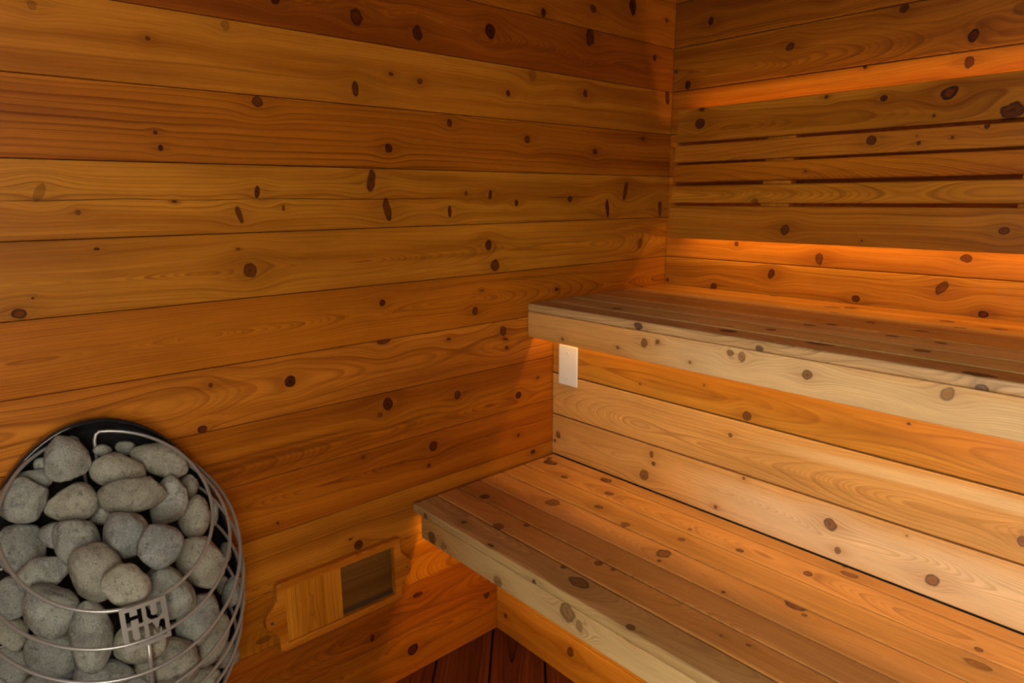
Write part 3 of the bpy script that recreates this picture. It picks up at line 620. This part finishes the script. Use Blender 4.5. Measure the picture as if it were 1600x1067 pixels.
for y0, y1, z0, z1 in ((Y_FRONT - .02, WY0, -.03, 2.1), (WY1, .02, -.03, 2.1), (WY0, WY1, -.03, WZ0), (WY0, WY1, WZ1, 2.1)):
    board(bm, (X_RIGHT + .021, y0, z0), (X_RIGHT + .06, y1, z1), 1, 2, 1, 0)
structure(bm_obj('wall_right', bm, [plainwood, dark]))
bm = bmesh.new()
for i in range(16):
    lo, hi = LW_Z[i] + .0006, LW_Z[i + 1] - .0006
    for x0, x1, z0, z1 in ((-.02, DX0, lo, hi), (DX1, X_RIGHT + .02, lo, hi), (DX0, DX1, max(lo, DZ1), hi)):
        if z1 - z0 > .004 and x1 - x0 > .004:
            board(bm, (x0, Y_FRONT - .02, z0), (x1, Y_FRONT, z1), 0, 2, 0, .0016, Y_FRONT)
for x0, x1, z0, z1 in ((-.02, DX0, -.03, 2.1), (DX1, X_RIGHT + .06, -.03, 2.1), (DX0, DX1, DZ1, 2.1)):
    board(bm, (x0, Y_FRONT - .06, z0), (x1, Y_FRONT - .021, z1), 0, 2, 1, 0)
structure(bm_obj('wall_front', bm, [plainwood, dark]))
# glazed door in the front wall, behind the camera: the daylight comes through it
bm = bmesh.new()
ya, yb = Y_FRONT - .045, Y_FRONT - .005
for lo, hi in (((DX0 + .001, ya, 0), (DX0 + .05, yb, DZ1)), ((DX1 - .05, ya, 0), (DX1 - .001, yb, DZ1)), ((DX0 + .05, ya, DZ1 - .05), (DX1 - .05, yb, DZ1 - .001)), ((DX0 + .05, ya, 0), (DX1 - .05, yb, DGZ))):
    board(bm, lo, hi, 2, 0, 0, .003)
door = structure(bm_obj('door_1', bm, plainwood))
gm = bpy.data.materials.new('door_glass')
gm.use_nodes = True
nt = gm.node_tree
nt.nodes.clear()
g = G(nt)
fr = g.n('ShaderNodeFresnel')
fr.inputs[0].default_value = 1.5
mx = g.n('ShaderNodeMixShader')
nt.links.new(fr.outputs[0], mx.inputs[0])
nt.links.new(g.n('ShaderNodeBsdfTransparent').outputs[0], mx.inputs[1])
gl = g.n('ShaderNodeBsdfGlossy')
gl.inputs['Roughness'].default_value = .02
nt.links.new(gl.outputs[0], mx.inputs[2])
nt.links.new(mx.outputs[0], g.n('ShaderNodeOutputMaterial').inputs[0])
bm = bmesh.new()
board(bm, (DX0 + .045, Y_FRONT - .03, DGZ - .005), (DX1 - .045, Y_FRONT - .022, DZ1 - .045), 2, 0, 0, 0)
bm_obj('glass_pane', bm, gm, door)
bm = bmesh.new()   # unseen narrow window beside the door, added to brighten the left wall
for y0, y1, z0, z1 in ((WY0 + .001, WY0 + .025, WZ0, WZ1), (WY1 - .025, WY1 - .001, WZ0, WZ1), (WY0 + .025, WY1 - .025, WZ0 + .001, WZ0 + .025), (WY0 + .025, WY1 - .025, WZ1 - .025, WZ1 - .001)):
    board(bm, (X_RIGHT + .005, y0, z0), (X_RIGHT + .045, y1, z1), 2, 1, 0, .003)
added_win = structure(bm_obj('added_window_1', bm, plainwood))
bm = bmesh.new()
board(bm, (X_RIGHT + .022, WY0 + .02, WZ0 + .02), (X_RIGHT + .028, WY1 - .02, WZ1 - .02), 2, 1, 0, 0)
bm_obj('glass_pane', bm, gm, added_win)

# ------------------------------------------------------------------ benches
def by_v(prefix, lo, hi):
    return [k for kk, ks in KNOTS.items() if kk[0] == prefix and kk[1:].isdigit() for k in ks if lo <= k[1] < hi]

XE = X_RIGHT - .004
def bench(name, label, ys, top, th, x0, pre, pals, fas, fx0, fkeys, fpal):
    root = empty(name, ((x0 + XE) / 2, ys[-1], fas[0]), label, 'bench')
    n = len(ys) - 1
    for i in range(n):
        hi, lo = ys[i], ys[i + 1]
        kn = by_v(pre, lo, hi)
        if i == n - 1:      # the front edge of the front board shows its own knots
            kn = kn + [(k[0], ys[-1] + k[1] - top) + tuple(k[2:]) for k in KNOTS[fkeys[1]]]
        m = wmat('%s%d' % (pre, i), lo, hi, kn, **pals[i])
        bm = bmesh.new()
        board(bm, (x0, lo + .0012, top - th), (XE, hi - .0012, top), 0, 1, 0, .0035 if i < n - 1 else .005, top, 3)
        bm_obj('seat_board', bm, m, root)
    m = wmat(fkeys[0], fas[0], fas[1], KNOTS[fkeys[0]], **fpal)
    bm = bmesh.new()
    board(bm, (fx0, ys[-1] + .002, fas[0]), (XE, ys[-1] + .030, fas[1]), 0, 2, 0, .0025, ys[-1] + .002, 2)
    o = bm_obj('front_fascia', bm, m, root)
    o['label'] = 'pale front fascia board'
    return root

UP = [dict(pal='seat', tone=1.1), dict(pal='seat', tone=1.2), dict(pal='tan', tone=1.1), dict(pal='tan', tone=1.1), dict(pal='grey', tone=2.1), dict(pal='grey', tone=2.0), dict(pal='grey', tone=1.4)]
bench('upper_bench', 'upper sauna bench of cedar boards with pale fascia, backrest above it', [-.003, -.085, -.17, -.265, -.36, -.46, -.555, -.632], .949, .022, .002, 'U',
      [dict(rough=.36, spec=.6, **u) for u in UP], (.855, .9265), .003, ('UF', 'UE'), dict(pal='tan', tone=.92, line=.35, vc=.95, freq=70, d0=.03, d1=.02, rough=.4, streak=.8, pale_band=(.885, .075, (.66, .455, .215), .28)))  # upper fascia colour turns paler towards its right end
LOW = [dict(pal='tan', tone=1.2), dict(pal='tan', tone=1.25), dict(pal='tan', tone=1.15), dict(pal='tan', tone=1.15), dict(pal='tan', tone=.92), dict(pal='tan', tone=1.05), dict(pal='grey', tone=1.75)]
bench('lower_bench', 'lower sauna bench of orange cedar boards, front board darker and worn', [-.5305, -.574, -.653, -.737, -.817, -.889, -.958, -1.033], .486, .022, .010, 'D',
      [dict(rough=.36, spec=.55, **u) for u in LOW], (.406, .4635), .045, ('LF', 'LE'), dict(pal='tan', tone=.95, line=.4, vc=.5, freq=90, d0=.03, d1=.03, rough=.45, pale_band=(.425, .08, (.60, .42, .19), .02)))  # lower fascia gets the same kind of pale band from left to right

# ------------------------------------------------------------------ backrest
bk = empty('slatted_backrest', (.9, -.05, 1.12), 'slatted cedar backrest of five horizontal boards with dark gaps, glowing from behind', 'backrest')
PIV = Vector((0, -.0875, 1.3))
LEAN = Matrix.Translation(PIV) @ Matrix.Rotation(math.radians(-4.6), 4, 'X') @ Matrix.Translation(-PIV)
SZ = [(1.395, 1.4926), (1.336, 1.3868), (1.2772, 1.3293), (1.2156, 1.2667), (1.109, 1.2066)]
SP = [dict(pal='honey', tone=.70, vc=1.43, d0=.04, d1=.03, freq=120), dict(pal='honey', tone=.76, vc=1.30, freq=130), dict(pal='amber', tone=.74, vc=1.25), dict(pal='honey', tone=.76, vc=1.24, d0=.03, d1=.04, freq=120), dict(pal='honey', tone=.76, vc=1.0, freq=80, line=.6)]
for i, (lo, hi) in enumerate(SZ):
    m = wmat('S%d' % (i + 1), lo, hi, KNOTS['S%d' % (i + 1)], rough=.4, **SP[i])
    bm = bmesh.new()
    board(bm, (.078, -.0875, lo), (1.73, -.0675, hi), 0, 2, 0, .003, -.0875, 3, xf=LEAN)
    bm_obj('slat', bm, m, bk)
bmat = wmat('batten', 0, .08, (), pal='honey', freq=120)
for x in (.366, .964, 1.56):
    bm = bmesh.new()
    board(bm, (x, -.0669, 1.158), (x + .082, -.029, 1.435), 2, 0, 0, .002, xf=LEAN)
    bm_obj('mounting_batten', bm, bmat, bk)

# ------------------------------------------------------------------ blank cover plate
cream = plain('cream_plastic', (.72, .66, .55), .35)
steel = plain('screw_steel', (.45, .43, .40), .3, 1.0)
slotm = plain('slot', (.05, .045, .04), .8)
pl = empty('blank_outlet_cover', (.067, -.531, .766), 'blank cream wall plate with two screws, under the upper bench', 'wall plate')
bm = bmesh.new()
board(bm, (.031, -.5355, .7085), (.1025, -.5298, .8245), 0, 2, 0, .0025, None, 3)
bm_obj('plate', bm, cream, pl)
for z in (.728, .805):
    bm = bmesh.new()
    bmesh.ops.create_cone(bm, cap_ends=True, segments=20, radius1=.0034, radius2=.0028, depth=.0014, matrix=Matrix.Translation((.0667, -.5361, z)) @ Matrix.Rotation(PI / 2, 4, 'X'))
    scr = bm_obj('screw', bm, cream, pl)
    bm = bmesh.new()
    board(bm, (.0663, -.5373, z - .003), (.0671, -.5360, z + .003), 0, 2, 0, 0)
    bm_obj('screw_slot', bm, slotm, scr)

# ------------------------------------------------------------------ sliding wall vent
vt = empty('wall_vent', (.0, -1.2334, .245), 'scallop-sided wooden air vent with half open sliding panel, low on the wall', 'vent')
VC, VZC, VW, VH, EAR = -1.2334, .3275, .1588, .0840, .0275
def vent_outline(inset=0.0):
    pts = []
    def side(sg):
        for k in range(41):
            s = -1 + 2 * k / 40
            a = abs(s)
            e = EAR * (1 if a < .10 else (.5 + .5 * math.cos(PI * min(1, (a - .10) / .50))))
            cr = 0.0
            if a > .92:
                cr = .0075 * (1 - math.sqrt(max(0, 1 - ((a - .92) / .08) ** 2)))
            yield (VC + sg * (VW + e - inset - cr), VZC + s * (VH - inset))
    r = list(side(1))
    l = list(side(-1))[::-1]
    return r + l
vm = wmat('vent_frame', .24, .42, (), pal='honey', tone=1.2, freq=90, vc=.2, rough=.4, line=.35)
vm2 = wmat('vent_panel', -1.38, -1.23, (), pal='honey', tone=1.45, freq=130, vc=-1.31, d0=.02, d1=.04, rough=.38)
bm = bmesh.new()
uvl = bm.loops.layers.uv.verify()
hole = [(-1.3745, .2632), (-1.0958, .2632), (-1.0958, .3945), (-1.3745, .3945)]
x0, x1, bv = .001, .019, .0025
def loop(pts, x):
    return [bm.verts.new((x, p[0], p[1])) for p in pts]
o0, o1, o2 = loop(vent_outline(), x0), loop(vent_outline(), x1 - bv), loop(vent_outline(bv), x1)
h0, h1 = loop(hole, x0), loop(hole, x1)
def bridge(a, b):
    for k in range(len(a)):
        bm.faces.new((a[k], a[(k + 1) % len(a)], b[(k + 1) % len(a)], b[k]))
bridge(o0, o1)
bridge(o1, o2)
bridge(h1, h0)
def ring_fill(outer, inner):
    es = []
    for a in (outer, inner):
        for k in range(len(a)):
            e = bm.edges.get((a[k], a[(k + 1) % len(a)])) or bm.edges.new((a[k], a[(k + 1) % len(a)]))
            es.append(e)
    bmesh.ops.triangle_fill(bm, use_beauty=True, use_dissolve=False, edges=es)
ring_fill(o2, h1)
ring_fill(o0, h0)
bmesh.ops.recalc_face_normals(bm, faces=bm.faces)
for f in bm.faces:
    for l in f.loops:
        l[uvl].uv = (l.vert.co.y, l.vert.co.z + l.vert.co.x - x1)
bm_obj('frame', bm, vm, vt)
# sliding panel with a routed, round-ended finger groove
bm = bmesh.new()
NS = 14
cy, z0g, z1g, rg = -1.3145, .3085, .3515, .0062
def slot(k):
    return [(cy + rg * k * math.cos(a), z1g + rg * k * math.sin(a)) for a in [PI * j / NS for j in range(NS + 1)]] + [(cy - rg * k * math.cos(a), z0g - rg * k * math.sin(a)) for a in [PI * j / NS for j in range(NS + 1)]]
rect = [(-1.373, .2645), (-1.2382, .2645), (-1.2382, .3932), (-1.373, .3932)]
rin = [(-1.372, .2655), (-1.2392, .2655), (-1.2392, .3922), (-1.372, .3922)]
pb, pf, pr = loop(rect, .006), loop(rect, .0155), loop(rin, .0165)
sf, sb = loop(slot(1.0), .0165), loop(slot(.8), .0115)
bridge(pb, pf)
bridge(pf, pr)
bridge(sb, sf)
ring_fill(pr, sf)
bm.faces.new(sb)
bm.faces.new(pb)
bmesh.ops.recalc_face_normals(bm, faces=bm.faces)
uvl = bm.loops.layers.uv.verify()
for f in bm.faces:
    for l in f.loops:
        l[uvl].uv = (l.vert.co.z, l.vert.co.y + (l.vert.co.x - .0165))
bm_obj('sliding_panel', bm, vm2, vt)
olive = wood('wood_vent_back', 'brown', seed=12, tone=.42, freq=60, vc=.2, d0=.1, line=.3, rough=.7)
bm = bmesh.new()
board(bm, (.0008, -1.3735, .2645), (.0045, -1.0968, .3933), 1, 2, 0, 0, .0045)
rcb = bm_obj('recess_board', bm, olive, vt)
bm = bmesh.new()
board(bm, (.0047, -1.2375, .2645), (.0075, -1.0968, .2685), 1, 2, 0, .0005)
board(bm, (.0047, -1.2375, .2715), (.0065, -1.0968, .2735), 1, 2, 0, .0005)
bm_obj('sliding_track', bm, plain('track_dark', (.045, .03, .015), .7), rcb)
for y in (-1.4076, -1.0610):
    bm = bmesh.new()
    bmesh.ops.create_cone(bm, cap_ends=True, segments=20, radius1=.0036, radius2=.003, depth=.0016, matrix=Matrix.Translation((.0196, y, .3272)) @ Matrix.Rotation(PI / 2, 4, 'Y'))
    o = bm_obj('screw', bm, steel, vt)
    o['label'] = 'steel cross-head screw'
    bm = bmesh.new()
    board(bm, (.0202, y - .0024, .3268), (.0206, y + .0024, .3276), 1, 2, 0, 0)
    board(bm, (.0202, y - .0004, .3248), (.0206, y + .0004, .3296), 1, 2, 0, 0)
    bm_obj('cross_recess', bm, slotm, o)

# ------------------------------------------------------------------ heater
HC = -1.7015
ht = empty('sauna_heater', (.0, HC, .17), 'wall-hung sauna heater with steel wire basket, black back shield and cut-out name plate', 'sauna heater')
black = plain('black_steel', (.012, .012, .012), .12, 0.0, .6)
rodm = plain('wire_steel', (.40, .375, .32), .34, .55)
platem = plain('plate_steel', (.30, .27, .22), .45, .5)
# back shield: shallow oval pan, polished inside
SYC, SZC, SRY, SRZ, SRB = -1.695, .462, .2185, .405, .30
bm = bmesh.new()
NSEG = 96
def oval(sc, x):
    return [bm.verts.new((x, SYC + SRY * sc * math.cos(2 * PI * k / NSEG), SZC + (SRZ if math.sin(2 * PI * k / NSEG) > 0 else SRB) * sc * math.sin(2 * PI * k / NSEG))) for k in range(NSEG)]
prof = [(.0, .006), (.5, .006), (.92, .007), (.955, .010), (.968, .016), (.985, .054), (.992, .056), (1.0, .054), (.985, .014), (.965, .004), (.5, .002), (.0, .002)]
prev = None
for sc, x in prof:
    if sc == 0:
        cur = bm.verts.new((x, SYC, SZC))
    else:
        cur = oval(sc, x)
    if prev is not None:
        if isinstance(prev, list) and isinstance(cur, list):
            bridge(prev, cur)
        else:
            c, r_ = (prev, cur) if isinstance(cur, list) else (cur, prev)
            for k in range(NSEG):
                bm.faces.new((c, r_[k], r_[(k + 1) % NSEG]))
    prev = cur
bmesh.ops.recalc_face_normals(bm, faces=bm.faces)
o = bm_obj('back_shield', bm, black, ht, smooth=True)
o['label'] = 'glossy black oval back shield'
bm = bmesh.new()
board(bm, (.0008, HC - .09, .50), (.0035, HC + .09, .66), 1, 2, 0, .0005)
bm_obj('wall_mount_bracket', bm, black, ht)
# wire basket: planar loops tilted down towards the front
RINGS = [(.649, .1465, .1715, .585, .317), (.5985, .1765, .205, .50, .330), (.5425, .1975, .232, .58, .325), (.4945, .201, .226, .60, .315), (.449, .203, .220, .58, .300),
         (.405, .198, .205, .55, .283), (.362, .188, .188, .50, .262), (.320, .170, .168, .42, .238)]
RR = .0029
XB = .020
def ring_pt(rg, a):
    zf, r, rx, tl, xf = rg
    s = rx * (math.cos(a) - 1)
    s = max(s, -(xf - XB) / math.cos(tl))
    return Vector((xf + s * math.cos(tl), HC + r * math.sin(a), zf - s * math.sin(tl)))
for i, rg in enumerate(RINGS):
    if i == 0:
        g0 = math.radians(172)
        pts = [ring_pt(rg, -g0 + 2 * g0 * k / 120) for k in range(121)]
        def tail(p, sy):
            return [p + Vector((0, -sy * .0, 0)), p + Vector((.001, sy * .006, -.004)), p + Vector((.002, sy * .009, -.013)), p + Vector((.003, sy * .010, -.045)), p + Vector((.006, sy * .010, -.09))]
        pts = tail(pts[0], 1)[::-1][:-1] + pts + tail(pts[-1], -1)[1:]
        bm = tube(pts, RR)
    else:
        g0 = math.radians(150)
        pts = [ring_pt(rg, -g0 + 2 * g0 * k / 120) for k in range(121)]
        bm = tube(pts, RR)
    bm_obj('basket_wire', bm, rodm, ht)
# upright wire below the name plate
ups = [Vector((.327, HC, .590))] + [ring_pt(rg, 0) - Vector((.0055, 0, 0)) for rg in RINGS[2:]]
bm_obj('upright_wire', tube(ups, .0034), rodm, ht)
# base pan that closes the basket below
bm = bmesh.new()
prev = None
for zz, sc in ((.318, .93), (.30, .98), (.26, .90), (.215, .68), (.18, .42), (.172, 0)):
    if sc:
        cur = [bm.verts.new((.012 + .215 * sc * max(0, math.sin(PI * k / 40)) ** .8, HC + .165 * sc * math.cos(PI * k / 40), zz)) for k in range(41)]
    else:
        cur = [bm.verts.new((.05, HC, zz))]
    if prev is None:
        bm.faces.new(cur)
    elif len(cur) > 1:
        bridge(prev, cur)
    else:
        for k in range(41):
            bm.faces.new((prev[k], prev[(k + 1) % 41], cur[0]))
    prev = cur
bmesh.ops.recalc_face_normals(bm, faces=bm.faces)
bm_obj('base_pan', bm, black, ht, smooth=True)
# name plate with letters cut right through
NP = 64
def in_letter(u, v):
    """u right, v up, both 0..1: four letters H U / U M cut out of the square"""
    def box(a, b, c, d):
        return a <= u <= b and c <= v <= d
    def letter_u(a, b, c, d, w):
        if not box(a, b, c, d):
            return False
        r = (b - a) / 2
        cx, cy = (a + b) / 2, c + r
        if v >= cy:
            return u <= a + w or u >= b - w
        q = math.hypot(u - cx, v - cy)
        return r - w <= q <= r
    if box(.11, .205, .57, .90) or box(.355, .45, .57, .90) or box(.205, .355, .685, .785):
        return True
    if letter_u(.54, .88, .54, .90, .10) or letter_u(.11, .45, .10, .49, .10):
        return True
    if box(.55, .64, .10, .48) or box(.81, .90, .10, .48):
        return True
    if .64 < u < .81:
        mid = .725
        t = .48 - (abs((.085 - abs(u - mid))) / .085) * .20
        return t - .15 <= v <= t
    return False
bm = bmesh.new()
pw, ph = .0622, .0635
zc = .6208
cells = {}
for a in range(NP):
    for b in range(NP):
        cells[a, b] = not in_letter((a + .5) / NP, (b + .5) / NP)
vc_ = {}
def pv(a, b, s):
    k = (a, b, s)
    if k not in vc_:
        u, v = a / NP, b / NP
        y = HC + (u - .5) * pw
        vc_[k] = bm.verts.new((.3265 - .55 * (y - HC) ** 2 * 2.2 - (v - .5) * .010 - (0 if s else .0016), y, zc + (v - .5) * ph))
    return vc_[k]
for (a, b), on in cells.items():
    if not on:
        continue
    bm.faces.new((pv(a, b, 1), pv(a + 1, b, 1), pv(a + 1, b + 1, 1), pv(a, b + 1, 1)))
    bm.faces.new((pv(a, b + 1, 0), pv(a + 1, b + 1, 0), pv(a + 1, b, 0), pv(a, b, 0)))
    for da, db, e in ((-1, 0, ((a, b + 1), (a, b))), (1, 0, ((a + 1, b), (a + 1, b + 1))), (0, -1, ((a, b), (a + 1, b))), (0, 1, ((a + 1, b + 1), (a, b + 1)))):
        if not cells.get((a + da, b + db), False):
            (p, q_) = e
            bm.faces.new((pv(*q_, 1), pv(*p, 1), pv(*p, 0), pv(*q_, 0)))
bmesh.ops.recalc_face_normals(bm, faces=bm.faces)
o = bm_obj('name_plate', bm, platem, ht)
o['label'] = 'square steel plate with four cut-out letters'

# ------------------------------------------------------------------ stones
SM = [stone_mat('stone_grey', (.29, .285, .225), (.185, .182, .145), 1.0), stone_mat('stone_warm', (.29, .268, .19), (.21, .187, .125), 2.0), stone_mat('stone_blue', (.245, .242, .20), (.15, .152, .13), 3.0)]
def stone_mesh(M, seed):
    r = random.Random(seed)
    bm = bmesh.new()
    bmesh.ops.create_icosphere(bm, subdivisions=5 if seed < 100 else 4, radius=1)
    n = r.uniform(2.0, 2.6)
    rot = Matrix.Rotation(r.uniform(0, 6.28), 3, 'Z') @ Matrix.Rotation(r.uniform(-.4, .4), 3, 'X')
    dirs = [Vector((r.gauss(0, 1), r.gauss(0, 1), r.gauss(0, .8))).normalized() for _ in range(7)]
    offs = [r.uniform(.74, .95) for _ in dirs]
    tp, sk = r.uniform(-.22, .22), r.uniform(-.18, .18)
    sd = Vector((seed * 3.1, seed * 1.7, seed * .9))
    for v in bm.verts:
        p = rot @ v.co
        k = (abs(p.x) ** n + abs(p.y) ** n + abs(p.z) ** n) ** (1 / n)
        p = rot.transposed() @ (p / k)
        p = p / (p.length ** .45)
        for d_, o_ in zip(dirs, offs):
            q = p.dot(d_) - o_
            if q > 0:
                p = p - d_ * q * .62
        p = Vector((p.x, p.y * (1 + tp * p.x) + sk * p.x * .3, p.z * (1 + tp * p.x)))
        p = p * (1 + .07 * noise.noise(p * 1.6 + sd) + .025 * noise.noise(p * 4 + sd) + .008 * noise.noise(p * 11 + sd))
        v.co = p
    ext = []
    for ax in range(3):
        a = [v.co[ax] for v in bm.verts]
        ext.append((min(a), max(a)))
    for v in bm.verts:
        v.co = Vector([2 * (v.co[i] - ext[i][0]) / (ext[i][1] - ext[i][0]) - 1 for i in range(3)])
        v.co = M @ v.co
    for f in bm.faces:
        f.smooth = True
    return bm
for i, (c, Mx) in enumerate(STONES):
    M = Matrix(Mx)
    bm = stone_mesh(M, i + 1)
    if M.determinant() < 0:
        bmesh.ops.reverse_faces(bm, faces=bm.faces)
    o = bm_obj('sauna_stone', bm, SM[STONE_MAT[i]])
    o.location = c
    tag(o, STONE_LABELS[i], 'stone', 'stones heaped in the heater')

# ------------------------------------------------------------------ light
def strip(name, x0, x1, y, z, w, direction, energy, col):
    ld = bpy.data.lights.new(name, 'AREA')
    ld.shape = 'RECTANGLE'
    ld.size, ld.size_y = x1 - x0, w
    ld.energy = energy
    ld.color = col
    o = bpy.data.objects.new(name, ld)
    C.objects.link(o)
    o.location = ((x0 + x1) / 2, y, z)
    zz = -Vector(direction).normalized()
    xx = Vector((1, 0, 0))
    yy = zz.cross(xx)
    o.matrix_world = Matrix.Translation(o.location) @ Matrix((xx, yy, zz)).transposed().to_4x4()
    return o
AMB = (1.0, .60, .17)
strip('led_strip_backrest_low', .09, 1.72, -.052, 1.150, .012, (0, .35, -1), E_BACK_LOW, AMB)
strip('led_strip_backrest_high', .09, 1.72, -.036, 1.452, .012, (0, .35, 1), E_BACK_HIGH, AMB)
strip('led_strip_upper_bench', .02, 1.78, -.572, .918, .012, (0, .25, -1), E_UP, AMB)
strip('led_strip_lower_bench', .05, 1.78, -.985, .456, .012, (0, .15, -1), E_LOW, AMB)

w = bpy.data.worlds.new('daylight')
bpy.context.scene.world = w
w.use_nodes = True
bg = w.node_tree.nodes['Background']
bg.inputs[0].default_value = SKY_COL
bg.inputs[1].default_value = SKY
def portal(name, sx, sy, loc, rot):
    ld = bpy.data.lights.new(name, 'AREA')
    ld.shape = 'RECTANGLE'
    ld.size, ld.size_y = sx, sy
    ld.cycles.is_portal = True
    o = bpy.data.objects.new(name, ld)
    C.objects.link(o)
    o.location = loc
    o.rotation_euler = rot
portal('door_daylight_portal', DX1 - DX0 - .08, DZ1 - DGZ - .04, ((DX0 + DX1) / 2, Y_FRONT - .05, (DZ1 + DGZ) / 2), (PI / 2, 0, 0))
portal('added_window_portal', WZ1 - WZ0 - .04, WY1 - WY0 - .04, (X_RIGHT + .05, (WY0 + WY1) / 2, (WZ0 + WZ1) / 2), (0, PI / 2, 0))

# ------------------------------------------------------------------ camera
cam = bpy.data.cameras.new('camera')
cam.sensor_width = 36
cam.lens = 1053.84 * 36 / 1600
cam.clip_start = .02
co = bpy.data.objects.new('camera', cam)
C.objects.link(co)
R = Matrix(((0.66475501, -0.15231115, 0.73137001), (0.7470446, 0.14209714, -0.64940955), (-0.00501327, 0.97806427, 0.208243)))
co.matrix_world = Matrix.Translation((1.35, -1.8851, 1.2332)) @ R.to_4x4()
sc = bpy.context.scene
sc.camera = co
vs = sc.view_settings
vs.view_transform = 'Standard'
vs.look = 'None'
vs.exposure = EXPO
vs.gamma = 1
vs.use_curve_mapping = False
